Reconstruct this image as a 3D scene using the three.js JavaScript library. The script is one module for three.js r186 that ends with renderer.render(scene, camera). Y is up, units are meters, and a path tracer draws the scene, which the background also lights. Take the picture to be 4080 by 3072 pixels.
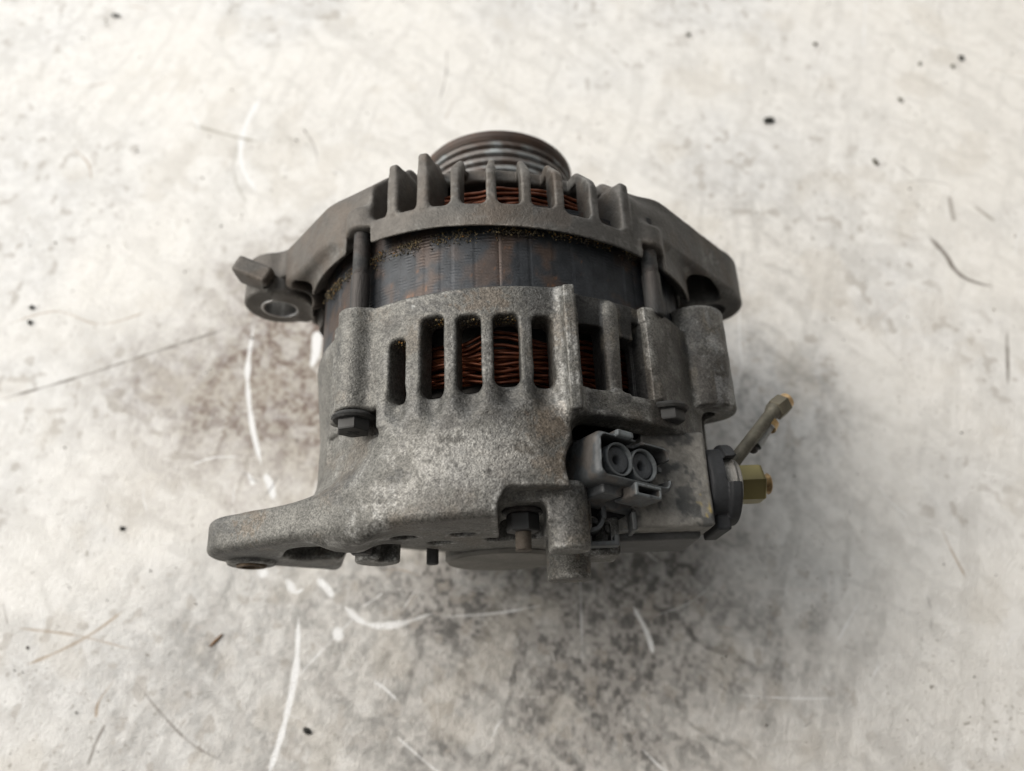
import * as THREE from 'three';
import { mergeGeometries } from 'three/addons/utils/BufferGeometryUtils.js';

// ---------------------------------------------------------------- camera, sky, sun, exposure
const MM = 0.001, RAD = Math.PI / 180;
const AXIS = 67;                                   // height of the rotor axis above the ground, mm
const scene = new THREE.Scene();
const camera = new THREE.PerspectiveCamera(2 * Math.atan(1536 / 2950) / RAD, 4080 / 3072, 0.01, 60);
camera.position.set(4 * MM, (AXIS + 241) * MM, 122 * MM);
camera.lookAt(4 * MM, (AXIS + 241 - 100 * Math.cos(22 * RAD)) * MM, (122 - 100 * Math.sin(22 * RAD)) * MM);
camera.focus = 0.196; camera.userData.fStop = 8.5;
scene.add(camera);
{
  const W = 256, H = 128, d = new Float32Array(W * H * 4);
  for (let j = 0; j < H; j++) for (let i = 0; i < W; i++) {
    const el = ((j + .5) / H - .5) * Math.PI, az = ((i + .5) / W - .5) * 2 * Math.PI;
    const x = Math.cos(el) * Math.cos(az), y = Math.sin(el), z = Math.cos(el) * Math.sin(az);   // u 0.5 looks along +x
    const s = Math.max(y, 0);
    const left = Math.max(0, -x * .92 - z * .3 + .1), far = Math.max(0, -z - .1);
    let L = .22 + .40 * s + 1.25 * left * left + .12 * far;
    if (y < 0) L = .3;
    const warm = .5 + .5 * THREE.MathUtils.clamp(-x, -1, 1);
    const o = (j * W + i) * 4;
    d[o] = L * (.92 + .09 * warm); d[o + 1] = L * (.98 + .02 * warm); d[o + 2] = L * (1.08 - .12 * warm); d[o + 3] = 1;
  }
  const sky = new THREE.DataTexture(d, W, H, THREE.RGBAFormat, THREE.FloatType);
  sky.mapping = THREE.EquirectangularReflectionMapping; sky.magFilter = THREE.LinearFilter; sky.needsUpdate = true;
  scene.background = sky; scene.environment = sky;
}
const sun = new THREE.DirectionalLight(0xfff3e6, 1.1);
sun.position.set(-1.4, 1.35, -.4); sun.castShadow = true; sun.shadow.radius = 60;
sun.shadow.mapSize.set(2048, 2048);
Object.assign(sun.shadow.camera, { left: -.5, right: .5, top: .5, bottom: -.5, near: .1, far: 5 });
scene.add(sun); scene.add(sun.target);
const renderer = new THREE.WebGLRenderer({ antialias: true });
renderer.setSize(1024, 771);
renderer.toneMapping = THREE.LinearToneMapping; renderer.toneMappingExposure = 1.78;
renderer.shadowMap.enabled = true; renderer.shadowMap.type = THREE.PCFSoftShadowMap;

// ---------------------------------------------------------------- noise
function rng(s) { return () => { s |= 0; s = s + 0x6D2B79F5 | 0; let t = Math.imul(s ^ s >>> 15, 1 | s); t = t + Math.imul(t ^ t >>> 7, 61 | t) ^ t; return ((t ^ t >>> 14) >>> 0) / 4294967296; }; }
const hash = (x, y, z) => { let h = Math.imul(x, 374761393) + Math.imul(y, 668265263) + Math.imul(z, 1274126177) | 0; h = Math.imul(h ^ h >>> 13, 1103515245); h = Math.imul(h ^ h >>> 16, 2246822519); return ((h ^ h >>> 15) >>> 0) / 4294967296; };
function vn(x, y, z) {
  const X = Math.floor(x), Y = Math.floor(y), Z = Math.floor(z); let u = x - X, v = y - Y, w = z - Z;
  u = u * u * (3 - 2 * u); v = v * v * (3 - 2 * v); w = w * w * (3 - 2 * w);
  const a = hash(X, Y, Z), b = hash(X + 1, Y, Z), c = hash(X, Y + 1, Z), d = hash(X + 1, Y + 1, Z), e = hash(X, Y, Z + 1), f = hash(X + 1, Y, Z + 1), g = hash(X, Y + 1, Z + 1), h = hash(X + 1, Y + 1, Z + 1);
  const p = a + (b - a) * u, q = c + (d - c) * u, r = e + (f - e) * u, s = g + (h - g) * u, m = p + (q - p) * v;
  return m + (r + (s - r) * v - m) * w;
}
function fbm(x, y, z, n = 4) { let a = .5, s = 0, t = 0; for (let i = 0; i < n; i++) { s += a * vn(x, y, z); t += a; a *= .5; x = x * 2.03 + 11.3; y = y * 2.03 + 7.1; z = z * 2.03 + 3.7; } return s / t; }
const sat = t => t < 0 ? 0 : t > 1 ? 1 : t;
const ss = (a, b, t) => { t = sat((t - a) / (b - a)); return t * t * (3 - 2 * t); };
const lerp = (a, b, t) => a + (b - a) * t;
const mix3 = (c, d, t) => { c[0] += (d[0] - c[0]) * t; c[1] += (d[1] - c[1]) * t; c[2] += (d[2] - c[2]) * t; return c; };

// ---------------------------------------------------------------- distance fields (millimetres) and their mesher
const { hypot, abs, min, max, sqrt, cos, sin, atan2, floor, ceil } = Math;
const smin = (a, b, k) => { const h = max(k - abs(a - b), 0) / k; return min(a, b) - h * h * k * .25; };
const smax = (a, b, k) => -smin(-a, -b, k);
const box3 = (x, y, z, hx, hy, hz, r) => { const a = abs(x) - hx + r, b = abs(y) - hy + r, c = abs(z) - hz + r; return sqrt(max(a, 0) ** 2 + max(b, 0) ** 2 + max(c, 0) ** 2) + min(max(a, b, c), 0) - r; };
const box2 = (a, b, ha, hb, r) => { a = abs(a) - ha + r; b = abs(b) - hb + r; return sqrt(max(a, 0) ** 2 + max(b, 0) ** 2) + min(max(a, b), 0) - r; };
const bb = (x, y, z, x0, x1, y0, y1, z0, z1, r) => box3(x - (x0 + x1) / 2, y - (y0 + y1) / 2, z - (z0 + z1) / 2, (x1 - x0) / 2, (y1 - y0) / 2, (z1 - z0) / 2, r);
const cyl = (a, b, t, R, t0, t1, r) => box2(hypot(a, b), t - (t0 + t1) / 2, R, (t1 - t0) / 2, r);   // a,b across, t along
const hull2 = (x, y, ax, ay, ra, bx, by, rb) => {      // 2-D hull of two circles
  const dx = bx - ax, dy = by - ay, L = hypot(dx, dy), ux = dx / L, uy = dy / L; let px = (x - ax) * ux + (y - ay) * uy, py = abs(-(x - ax) * uy + (y - ay) * ux);
  const b = (ra - rb) / L, a = sqrt(1 - b * b), k = -py * b + px * a;
  if (k < 0) return hypot(px, py) - ra; if (k > a * L) return hypot(px - L, py) - rb; return px * b + py * a - ra;
};
const ext = (d, z, z0, z1, r) => { const a = d + r, b = abs(z - (z0 + z1) / 2) - (z1 - z0) / 2 + r; return sqrt(max(a, 0) ** 2 + max(b, 0) ** 2) + min(max(a, b), 0) - r; };
const cap3 = (x, y, z, a, b, r) => { const dx = b[0] - a[0], dy = b[1] - a[1], dz = b[2] - a[2], t = sat(((x - a[0]) * dx + (y - a[1]) * dy + (z - a[2]) * dz) / (dx * dx + dy * dy + dz * dz)); return hypot(x - a[0] - dx * t, y - a[1] - dy * t, z - a[2] - dz * t) - r; };

function sdfGeometry(f, B, h, color, tile = 48) {
  const [x0, y0, z0, x1, y1, z1] = B, nx = ceil((x1 - x0) / h) + 2, ny = ceil((y1 - y0) / h) + 2, nz = ceil((z1 - z0) / h) + 2;
  const V = new Float32Array(nx * ny * nz).fill(NaN), I = new Int32Array(nx * ny * nz).fill(-1), S = 8, active = [];
  const lim = S * h * .87 * 1.35 + .3;
  for (let bz = 0; bz < nz - 1; bz += S) for (let by = 0; by < ny - 1; by += S) for (let bx = 0; bx < nx - 1; bx += S) {
    if (abs(f(x0 + (bx + S / 2) * h, y0 + (by + S / 2) * h, z0 + (bz + S / 2) * h)) > lim) continue;
    active.push([bx, by, bz]);
    const ex = min(bx + S, nx - 1), ey = min(by + S, ny - 1), ez = min(bz + S, nz - 1);
    for (let k = bz; k <= ez; k++) for (let j = by; j <= ey; j++) { let o = (k * ny + j) * nx + bx; for (let i = bx; i <= ex; i++, o++) if (V[o] !== V[o]) V[o] = f(x0 + i * h, y0 + j * h, z0 + k * h); }
  }
  const P = [], C = [0, 1, nx, nx + 1, nx * ny, nx * ny + 1, nx * ny + nx, nx * ny + nx + 1];
  const E = [[0, 1], [2, 3], [4, 5], [6, 7], [0, 2], [1, 3], [4, 6], [5, 7], [0, 4], [1, 5], [2, 6], [3, 7]], nodes = [];
  for (const [bx, by, bz] of active) for (let k = bz; k < min(bz + S, nz - 1); k++) for (let j = by; j < min(by + S, ny - 1); j++) for (let i = bx; i < min(bx + S, nx - 1); i++) {
    const o = (k * ny + j) * nx + i; let m = 0; for (let c = 0; c < 8; c++) if (V[o + C[c]] < 0) m |= 1 << c;
    if (m === 0 || m === 255) continue;
    let n = 0, px = 0, py = 0, pz = 0;
    for (const [a, b] of E) if ((m >> a & 1) !== (m >> b & 1)) { const va = V[o + C[a]], t = va / (va - V[o + C[b]]); px += (a & 1) + ((b & 1) - (a & 1)) * t; py += (a >> 1 & 1) + ((b >> 1 & 1) - (a >> 1 & 1)) * t; pz += (a >> 2) + ((b >> 2) - (a >> 2)) * t; n++; }
    I[o] = P.length / 3; P.push(x0 + (i + px / n) * h, y0 + (j + py / n) * h, z0 + (k + pz / n) * h); nodes.push(i, j, k);
  }
  const N = new Float32Array(P.length), Q = new Float32Array(P.length), e = h * .25;
  for (let v = 0; v < P.length; v += 3) {
    let gx, gy, gz, x = P[v], y = P[v + 1], z = P[v + 2];
    for (let it = 0; it < 2; it++) {
      const a = f(x + e, y - e, z - e), b = f(x - e, y - e, z + e), c = f(x - e, y + e, z - e), d = f(x + e, y + e, z + e);
      gx = a - b - c + d; gy = -a - b + c + d; gz = -a + b - c + d; const l = hypot(gx, gy, gz) || 1, q = l / (4 * e); gx /= l; gy /= l; gz /= l;
      if (it === 0) { let s = (a + b + c + d) / 4 / max(q, .4); s = max(-h * .6, min(h * .6, s)); x -= gx * s; y -= gy * s; z -= gz * s; }
    }
    P[v] = x; P[v + 1] = y; P[v + 2] = z; N[v] = gx; N[v + 1] = gy; N[v + 2] = gz;
    if (color) { const cv = 1 - abs(f(x - gx * 1.6, y - gy * 1.6, z - gz * 1.6)) / 1.6, c = color(x, y, z, gx, gy, gz, cv); Q[v] = c[0]; Q[v + 1] = c[1]; Q[v + 2] = c[2]; }
  }
  const pos = [], nor = [], col = [], uv = [], idx = [], seen = new Map();
  const vert = (v, ax) => {
    const key = v * 3 + ax; let q = seen.get(key); if (q !== undefined) return q;
    q = pos.length / 3; seen.set(key, q); const x = P[v * 3], y = P[v * 3 + 1], z = P[v * 3 + 2];
    pos.push(x * MM, y * MM, z * MM); nor.push(N[v * 3], N[v * 3 + 1], N[v * 3 + 2]); if (color) col.push(Q[v * 3], Q[v * 3 + 1], Q[v * 3 + 2]);
    if (ax === 0) uv.push(z / tile + .31, y / tile); else if (ax === 1) uv.push(x / tile, z / tile); else uv.push(x / tile + .57, y / tile + .23); return q;
  };
  const tri = (a, b, c) => {
    const s = k => abs(N[a * 3 + k] + N[b * 3 + k] + N[c * 3 + k]), ax = s(0) > s(1) ? (s(0) > s(2) ? 0 : 2) : (s(1) > s(2) ? 1 : 2);
    idx.push(vert(a, ax), vert(b, ax), vert(c, ax));
  };
  const st = [1, nx, nx * ny];
  for (let q = 0; q < nodes.length; q += 3) {
    const i = nodes[q], j = nodes[q + 1], k = nodes[q + 2], o = (k * ny + j) * nx + i, s0 = V[o] < 0;
    for (let ax = 0; ax < 3; ax++) {
      if ((V[o + st[ax]] < 0) === s0) continue;
      const u = st[(ax + 1) % 3], w = st[(ax + 2) % 3], a = I[o], b = I[o - u], c = I[o - u - w], d = I[o - w];
      if (a < 0 || b === undefined || b < 0 || c === undefined || c < 0 || d === undefined || d < 0) continue;
      if (s0) { tri(a, b, c); tri(a, c, d); } else { tri(a, c, b); tri(a, d, c); }
    }
  }
  const g = new THREE.BufferGeometry();
  g.setAttribute('position', new THREE.Float32BufferAttribute(pos, 3)); g.setAttribute('normal', new THREE.Float32BufferAttribute(nor, 3)); g.setAttribute('uv', new THREE.Float32BufferAttribute(uv, 2));
  if (color) g.setAttribute('color', new THREE.Float32BufferAttribute(col, 3));
  g.setIndex(idx); return g;
}

// ---------------------------------------------------------------- textures and materials
function tex(n, fn, srgb, wrap = true) {
  const d = new Uint8Array(n * n * 4);
  for (let j = 0; j < n; j++) for (let i = 0; i < n; i++) { const c = fn(i / n, j / n, i, j), o = (j * n + i) * 4; d[o] = sat(c[0]) * 255; d[o + 1] = sat(c[1]) * 255; d[o + 2] = sat(c[2]) * 255; d[o + 3] = 255; }
  const t = new THREE.DataTexture(d, n, n); t.magFilter = THREE.LinearFilter; t.minFilter = THREE.LinearMipmapLinearFilter; t.generateMipmaps = true;
  if (wrap) t.wrapS = t.wrapT = THREE.RepeatWrapping; if (srgb) t.colorSpace = THREE.SRGBColorSpace; t.needsUpdate = true; return t;
}
function tnoise(u, v, n, s) {                              // value noise that repeats after one tile of n cells
  const x = u * n, y = v * n, X = floor(x), Y = floor(y); let a = x - X, b = y - Y; a = a * a * (3 - 2 * a); b = b * b * (3 - 2 * b);
  const h = (i, j) => hash((i % n + n) % n, (j % n + n) % n, s), p = h(X, Y), q = h(X, Y + 1);
  const r = p + (h(X + 1, Y) - p) * a; return r + (q + (h(X + 1, Y + 1) - q) * a - r) * b;
}
const grain = tex(512, (u, v, i, j) => { const a = tnoise(u, v, 160, 1), b = tnoise(u, v, 80, 2), c = hash(i, j, 3), d = tnoise(u, v, 24, 5); const t = .64 + .58 * (a - .5) + .22 * (b - .5) + .26 * (c - .5) + .14 * (d - .5) + (a > .80 && b > .55 ? .2 : 0); return [t, t, t]; });
const pits = tex(512, (u, v, i, j) => { const t = .5 * tnoise(u, v, 150, 7) + .35 * tnoise(u, v, 64, 8) + .15 * hash(i, j, 9); return [t, t, t]; });
const fine = tex(256, (u, v, i, j) => { const t = .82 + .2 * (tnoise(u, v, 64, 17) - .5) + .2 * (tnoise(u, v, 16, 18) - .5) + .14 * (hash(i, j, 4) - .5); return [t, t, t]; });
const M = (o) => new THREE.MeshStandardMaterial(o);
const smoothCast = M({ vertexColors: true, map: fine, bumpMap: pits, bumpScale: .00014, roughness: .58, metalness: .3 });
const castMat = M({ vertexColors: true, map: grain, bumpMap: pits, bumpScale: .00016, roughness: .56, metalness: .4 });
const colMat = (rough, metal, bump = 0) => M({ vertexColors: true, map: fine, roughness: rough, metalness: metal, ...(bump ? { bumpMap: pits, bumpScale: bump } : {}) });
const steelMat = colMat(.6, .5, .00015), rubberMat = colMat(.75, 0, .0001), plasticMat = colMat(.55, 0, .00008), brassMat = colMat(.36, .85, .00006), copperMat = colMat(.28, .6), blackMat = colMat(.72, 0, .00005);

// the cast aluminium: pale sandy grain, grime in patches, oil-brown stains, scuffed edges
const stains = [[-38, 53, 32, 2.6, 'chip'], [-24.5, 61, 25.5, 2, 'chip'], [-30, 58.6, 30, 3, 'grime'], [-13, 60, 84, 10, 'grime'], [2, 65, 80, 7, 'grime'], [-4, 65, 25, 7, 'brown'], [-1, 66, 0, 8, 'brown'], [-70, 29, 77, 7, 'brown'], [-2, 60, 84, 3.4, 'chip'], [67, 32, 30, 9, 'worn_glint'], [66, 33, 42, 6, 'worn_glint'], [11, 65, 62, 6, 'brown'], [13, 64, 72, 6, 'brown'], [18, 52, 86, 5, 'brown'], [18, 33, 92, 5, 'brown']];  // boss entries: wear plus its highlight painted into the colour
function castColor(dark) {
  return (x, y, z, nx, ny, nz, cv) => {
    const n1 = fbm(x / 18 + 3, y / 18, z / 18 + 9, 3), n2 = fbm(x / 3.6, y / 3.6 + 5, z / 3.6, 3), n3 = vn(x / .75, y / .75, z / .75);
    const c = mix3([.072, .070, .063], [.245, .241, .222], sat(.46 + .8 * (n1 - .5) + .6 * (n2 - .5) + .2 * (n3 - .5) - dark));
    mix3(c, [.135, .108, .080], .38 * ss(.56, .70, fbm(x / 12 + 40, y / 12, z / 12, 4) + .2 * (n3 - .5)));
    mix3(c, [.070, .072, .073], .6 * ss(.57, .70, fbm(x / 12 - 20, y / 12, z / 12 + 13, 4) + .24 * (n3 - .5) + dark * .12));
    if (y > 20 && z > 24 && x < 24) {                          // oily grime round the slots and below them; a cleaner sandy patch on the crown
      const q = hypot((x + 6) / 30, (z - 45) / 16), w = n2 * .65 + n3 * .35;
      mix3(c, [.36, .355, .335], .55 * ss(.46, .62, w + .28 - .36 * hypot((x + 8) / 24, (z - 70) / 12)));
      mix3(c, [.066, .064, .060], .62 * ss(.46, .62, w + .24 - .26 * q)); mix3(c, [.06, .058, .054], .6 * ss(.44, .58, w + .26 - .13 * hypot((x + 6) / 10, (z - 55.5) / 2.2)));
    }
    for (const [sx, sy, sz, sr, k] of stains) {
      const d = hypot(x - sx, y - sy, z - sz); if (d > sr * 1.6) continue;
      const t = ss(.42, .60, 1.02 - d / sr * .62 + 1.1 * (n2 - .5) + .6 * (n3 - .5));
      if (k === 'worn_glint') mix3(c, [.33, .335, .33], .6 * ss(.5, .66, n2 + .5 * (n3 - .5) + .2 - d / sr * .3)); else if (k === 'chip') mix3(c, [.50, .51, .50], .8 * ss(.72, .82, vn(x / .8 + z / 2, y / .8, z / 1.2 + x / 3) * .75 + .42 * (1 - d / sr))); else mix3(c, k === 'grime' ? [.08, .077, .072] : [.15, .117, .085], .55 * t);
    }
    mix3(c, [.50, .50, .48], (x > 13 || z > 79 ? .38 : z < 4 ? .34 : .15) * ss(.1, .2, cv) * ss(.46, .68, n2 + .5 * (n3 - .5)));      // scuffed corners
    return c.map(v => v * 1.3);
  };
}
const flat = (a, b, sc = 3, rust = 0) => (x, y, z, nx, ny, nz, cv) => {
  const n2 = fbm(x / sc, y / sc, z / sc, 3), n3 = vn(x / .7, y / .7, z / .7), c = mix3(a.slice(), b, sat(.5 + 1.6 * (n2 - .5) + .5 * (n3 - .5)));
  if (rust) mix3(c, [.17, .075, .03], rust * ss(.52, .66, fbm(x / 5 + 9, y / 5, z / 5, 4)));
  return c.map(v => v * 1.15);
};

// ---------------------------------------------------------------- object helpers
const names = {};
const numbered = n => { const k = names[n] = (names[n] ?? -1) + 1; return k ? `${n}_${String(k).padStart(3, '0')}` : n; };
function part(name, geometry, material, parent, label) {
  const m = new THREE.Mesh(geometry, material); m.name = numbered(name); m.castShadow = m.receiveShadow = true; if (label) m.userData.label = label; parent.add(m); return m;
}
// colours for an ordinary geometry (already in metres): per-vertex from a colour function
function tint(g, fn) {
  const p = g.attributes.position, n = g.attributes.normal, c = new Float32Array(p.count * 3);
  for (let i = 0; i < p.count; i++) { const q = fn(p.getX(i) / MM, p.getY(i) / MM, p.getZ(i) / MM, n.getX(i), n.getY(i), n.getZ(i), 0); c.set(q, i * 3); }
  g.setAttribute('color', new THREE.BufferAttribute(c, 3)); return g;
}
// ---------------------------------------------------------------- the alternator
const alternator = new THREE.Group(); alternator.name = 'alternator';
alternator.position.set(0, AXIS * MM, 0); alternator.rotation.y = 2 * RAD;
alternator.userData = { label: 'dirty grey cast metal car alternator lying on its side on the pale scratched ground', category: 'alternator' };
scene.add(alternator);

const cast0 = castColor(.02), cast1 = castColor(.12);
const webGrime = (c, x, y, z, k) => mix3(c, [.075, .068, .06], k * ss(.34, .60, fbm(x / 7 + 12, y / 7, z / 12, 4)));
const rearColor = (x, y, z, ...n) => { const c = cast0(x, y, z, ...n), r = hypot(x, y); if (x > 21 && y > 0 && z < (x > 39 ? 58 : 50.4)) { webGrime(c, x, y, z, .8); if (r < 63.9 && x < 40) mix3(c, [.032, .033, .034], .8); if (hypot(x - 67.5, y - 31) < 5.5) mix3(c, [.27, .275, .275], .75 * ss(.46, .62, fbm(x / 4, y / 4, z / 5 + 3, 3) + .2 * (vn(x / .8, y / .8, z / .8) - .5))); mix3(c, [.21, .19, .155], .6 * ss(.60, .72, fbm(x / 3, y / 3 + 20, z / 9, 3)) * ss(.3, .6, vn(x / 12, y / 12, z / 12))); } return c; };  // pale streak on the boss paints its highlight along with wear
const frontColor = (x, y, z, ...n) => { const c = cast1(x, y, z, ...n).map(v => v * .56); mix3(c, [.12, .085, .058], .5 * ss(.52, .66, fbm(x / 8 + 31, y / 8, z / 8, 4))); mix3(c, x < 10 ? [.135, .117, .100] : [.105, .1, .094], .55 * ss(.25, .6, fbm(x / 20, y / 20 + 3, z / 20, 3))); return c; };  // painted warmer at left and darker at right, following the light
const BOLTS = [[-40.9, 50.9], [45.4, 46.6], [-45.4, -46.6], [40.9, -50.9]];
const rearSlots = [[-25.5, 2.5, 34.2, 52], [-16.4, 3.2, 29.4, 52.1], [-7.65, 3.2, 30.4, 51.8], [1.05, 3.4, 30.6, 50.6], [9.5, 2.75, 31.2, 50.8]];
const sunkSlots = [[22.7, 3.5, 31.0, 51.2], [34.4, 3.9, 33, 51.4]];
function rearF(x, y, z) {
  const r = hypot(x, y), th = atan2(x, y) / RAD;
  const body = cyl(x, y, z, z < 26 ? 63 : 63 - min(2.2, (z - 26) * .1), 20.5, 73, 3.5);
  const skirt = smax(cyl(x, y, z, 66, 22, 58.6, 1), -(th + 50) * RAD * r, 3);
  let crown = smax(cyl(x, y, z, 66, 54, 84.8, 2.4), x - 17, 2);
  crown = smax(smax(crown, 9 - y, 3), -(th + 47) * RAD * r, 4);
  crown = smax(crown, (x + 33) * -.8 + (y - 57.1) * .6, 3);
  let d = smin(min(skirt, body), crown, 1.2);
  if (x < -20 && z > 50) d = smin(d, smax(ext(hull2(x, y, -77, 15.5, 13, -10, 10, 51), z, 73.2, 84.2, 2.6), x + 53 - y * .257, 3), 13);
  if (x < -25 && y > 30) d = smin(d, cyl(x + 40.9, y - 50.9, z, 5.5, 21.8, 52.6, .8), 2.5);
  if (x > 20 && y > 0) {                                   // web and slotted boss on the right
    const web = ext(hull2(x, y, 56, 22, 6, 42.6, 48.6, 2.2), z, 22, 51, .8), boss = cyl(x - 62, y - 25.4, z, 9.7, 13.5, 47, .9);
    d = smin(d, smin(web, boss, 3), .8);
  }
  if (y > 30) {
    d = smin(d, bb(x, y, z, 16.6, 19.9, 50, 67.6, 23, 58.8, .6), 4);
    d = smax(d, -max(19.9 - x, (th - 38.6) * RAD * r, 63.3 - r, z - 50.9), .6);
    d = smax(d, -max(36.2 - th, th - 38.9, 59.6 - r, z - 50.9, 27 - z), .6);   // the sunken panel right of the fin
    d = smin(d, cap3(x, y, z, [30.1, 55.2, 25], [29.2, 56, 52], 2.6), 1.2);
  }
  d = max(d, -cyl(x, y, z, 57.2, 0, 70, 1), -cyl(x, y, z, 62.15, 0, 25.2, .3));
  if (y > 30) {
    for (const [c, hw, a, b] of rearSlots) {
      const s = (th - c) * RAD * r; if (abs(s) > 12) continue;
      d = smax(d, -max(box2(s, z - (a + b) / 2, hw, (b - a) / 2, 1.9), 54 - r), 1.1);
      d = smax(d, -(hypot(s / 3.3, (r - 67.4) / 3.4, (z - b - 1.6) / 5.4) - 1) * 2.6, 1.6);
    }
    for (const [c, hw, a, b] of sunkSlots) {
      const s = (th - c) * RAD * r; if (abs(s) > 12) continue;
      d = smax(d, -max(box2(s, z - (a + b) / 2, hw, (b - a) / 2, .9), 54 - r), .4);
    }
    d = smin(d, cap3(x, y, z, [30.1, 55.2, 26], [29.2, 56, 52], 2.5), .6);
    d = smax(d, -max(52.7 - z, z - 59.8, (th + 31.5) * RAD * r, 59.6 - r), 1.6);                     // ledge under the left bolt head
  }
  if (x > 5 && y > -10 && z > 50) {                        // cavity of the regulator, open at the back and on the right
    const c = min(box2(x - 58, z - 78.6, 40.4, 20, 3), hypot(x - 27, z - 72) - 12.2);
    d = smax(d, -max(c, 4 - y), 1.2);
  }
  if (x > -10 && x < 40 && y > 10 && z > 60) {
    d = smax(d, -bb(x, y, z, -1.2, 24, 58.5, 85, 77.5, 95, 2.4), .8);
    d = smin(d, cyl(x - 15.2, y - 53.6, z, 5.4, 74.5, 91.8, .8), 1);
    d = smin(d, bb(x, y, z, 11, 22, 22, 50, 74, 86, 2), 1.5);
    d = smin(d, cyl(x - 16.4, y - 33.4, z, 6, 72, 96.3, .7), .7);
    d = smax(d, -bb(x, y, z, -2.4, 9.8, 34, 85, 79.8, 95, 2.2), .6);
  }
  if (x > 45 && y > 5) d = smax(d, -cyl(x - 62.4, y - 25, z, 2.6, 38, 60, .1), .5);
  if (z > 70) {
    if (x < -40) {
      d = smin(d, cyl(x + 79, y - 9.5, z, 7.2, 80, 85.4, .6), .8);
      d = smax(d, -cyl(x + 79, y - 9.5, z, 4.4, 60, 99, .1), .6);
      d = smax(d, -max(hull2(x, y, -62, 14, 6, -54.5, 20, 10.5), 75.5 - z), 1.2);
    }
    d = smin(d, cyl(x + 37.5, y - 26, z, 6.4, 68, 88.6, .8), 1.2);
    if (y > 10) for (const [sx, sy, q] of [[-28, 42, .3], [-19, 33, .3], [-12, 44, .15], [-3, 35, 0], [-34, 30, .4]]) d = smax(d, -max(box2((x - sx) * cos(q) + (y - sy) * sin(q), (y - sy) * cos(q) - (x - sx) * sin(q), 3.4, 2.2, 1.5), 78 - z), .7);
  }
  if (abs(d) < 1) d += .07 * (vn(x / 1.4, y / 1.4, z / 1.4) - .5) + .2 * (vn(x / 4.2, y / 4.2, z / 4.2) - .5);
  return d;
}
part('rear_housing', sdfGeometry(rearF, [-93, -68, 11, 74, 71, 98], .56, rearColor), castMat, alternator);

const frontRibs = [-35.4, -27.4, -18.7, -10.4, -1.4, 7.2, 15.6, 25.2, 35];
const polyR = (r, z) => { const a = max(r - 67, z - 3.6), b = (r - 67) * .74 + (z + 16.6) * -.672; return smax(smax(a, b, 2), -26.2 - z, 1.5); };
function frontF(x, y, zr) {
  const r = hypot(x, y), th = atan2(x, y) / RAD;
  const xw = max(-46, min(46, x)); let z = zr - (xw > 0 ? .06 : .085) * xw;      // the cast rim runs slightly askew
  let d = polyR(r, z);
  d = smin(d, cyl(x, y, z, 22, -33, -20, 1.5), 3);
  if (y > 20) for (const b of [0, 1]) d = smin(d, cyl(x - BOLTS[b][0] * .985, y - BOLTS[b][1] * .985, z, 5.4, -9, 3.6, 1.2), 3);
  const zs = z; z = zr;
  if (x < -15) {
    d = smin(d, ext(min(hull2(x, y, -74, 7, 8, -44, 32.5, 15), hull2(x, y, -44, 32.5, 15, 0, 0, 57), hull2(x, y, -72, 4, 6, 0, 0, 60)), z, -22, -5, 2.5), 3);
    d = smin(d, cyl(x + 78.4, y - 6.5, z, 12.3, -21, -5.2, 1.2), 3);
    const u = x + 83.2, v = y - 20.6, w = z + 10.6, c = cos(.45), s = -sin(.45);
    d = smin(d, box3(u * c - w * s, v, u * s + w * c, 6.6, 5, 3.2, 1.2), 1);
    d = smax(d, -max(hull2(x, y, -67, 22, 2, -56, 14, 6), -9.5 - z), 2.5);
    if (x > -80) d = smax(d, -max(abs(hypot(x + 78.4, y - 6.5) - 14) - .9, -10 - z), .8);
    d = smax(d, -cyl(x + 78.4, y - 6.5, z, 6, -40, 10, .1), .8);
  } else if (x > 15) {
    d = smin(d, ext(min(hull2(x, y, 74, 6, 9.5, 43, 32.5, 14), hull2(x, y, 43, 32.5, 14, 0, 0, 57), hull2(x, y, 72, -4, 8, 0, 0, 60)), z, -20, -3.6, 1.4), 3);
    d = smin(d, cyl(x - 76.5, y - 0, z, 11.5, -20, -2, 1.2), 3);
    d = smax(d, -max(hull2(x, y, 75, 9.5, 2.5, 65, 15, 8.5), -15 - z, 63.6 - r), .8);
    d = smax(d, -cyl(x - 76.5, y, z, 5, -40, 10, .1), .8);
  }
  z = zs;
  d = max(d, -cyl(x, y, z, 58, -21.6, 20, .8), -cyl(x, y, z, 62.15, -6, 20, .3), z > -3 ? ((z + 1) * .9 - (r - 62.2)) * .74 : -9);
  if (y > 20) {
    for (let k = 0; k < frontRibs.length - 1; k++) {
      const c = (frontRibs[k] + frontRibs[k + 1]) / 2, s = (th - c) * RAD * r; if (abs(s) > 12) continue;
      d = smax(d, -max(box2(s, z + 34 - (k > 5 ? .8 : 0), (frontRibs[k + 1] - frontRibs[k]) * RAD * 33 - 1.55, 30, 1.9), (k === 0 ? 59 : k === 7 ? 55 : 53.4) - r), 1.2);
    }
    for (const [a, zf] of [[-27.4, -21.5], [-18.7, -23], [35, -20.5]]) { const c = cos(a * RAD), s = sin(a * RAD), u = x * c - y * s, v = x * s + y * c; d = smin(d, bb(u, v, z, -1.75, 1.75, 51.6, 67.4, zf, -3, 1.1), 1.3); }
    for (const b of [0, 1]) d = smax(d, -cyl(x - BOLTS[b][0], y - BOLTS[b][1], z, 5.4, -1.5, 20, .3), 1.2);
  }
  if (abs(d) < 1) d += .06 * (vn(x / 1.6, y / 1.6, z / 1.6) - .5) + .2 * (vn(x / 5, y / 5, z / 5) - .5);
  return d;
}
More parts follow.
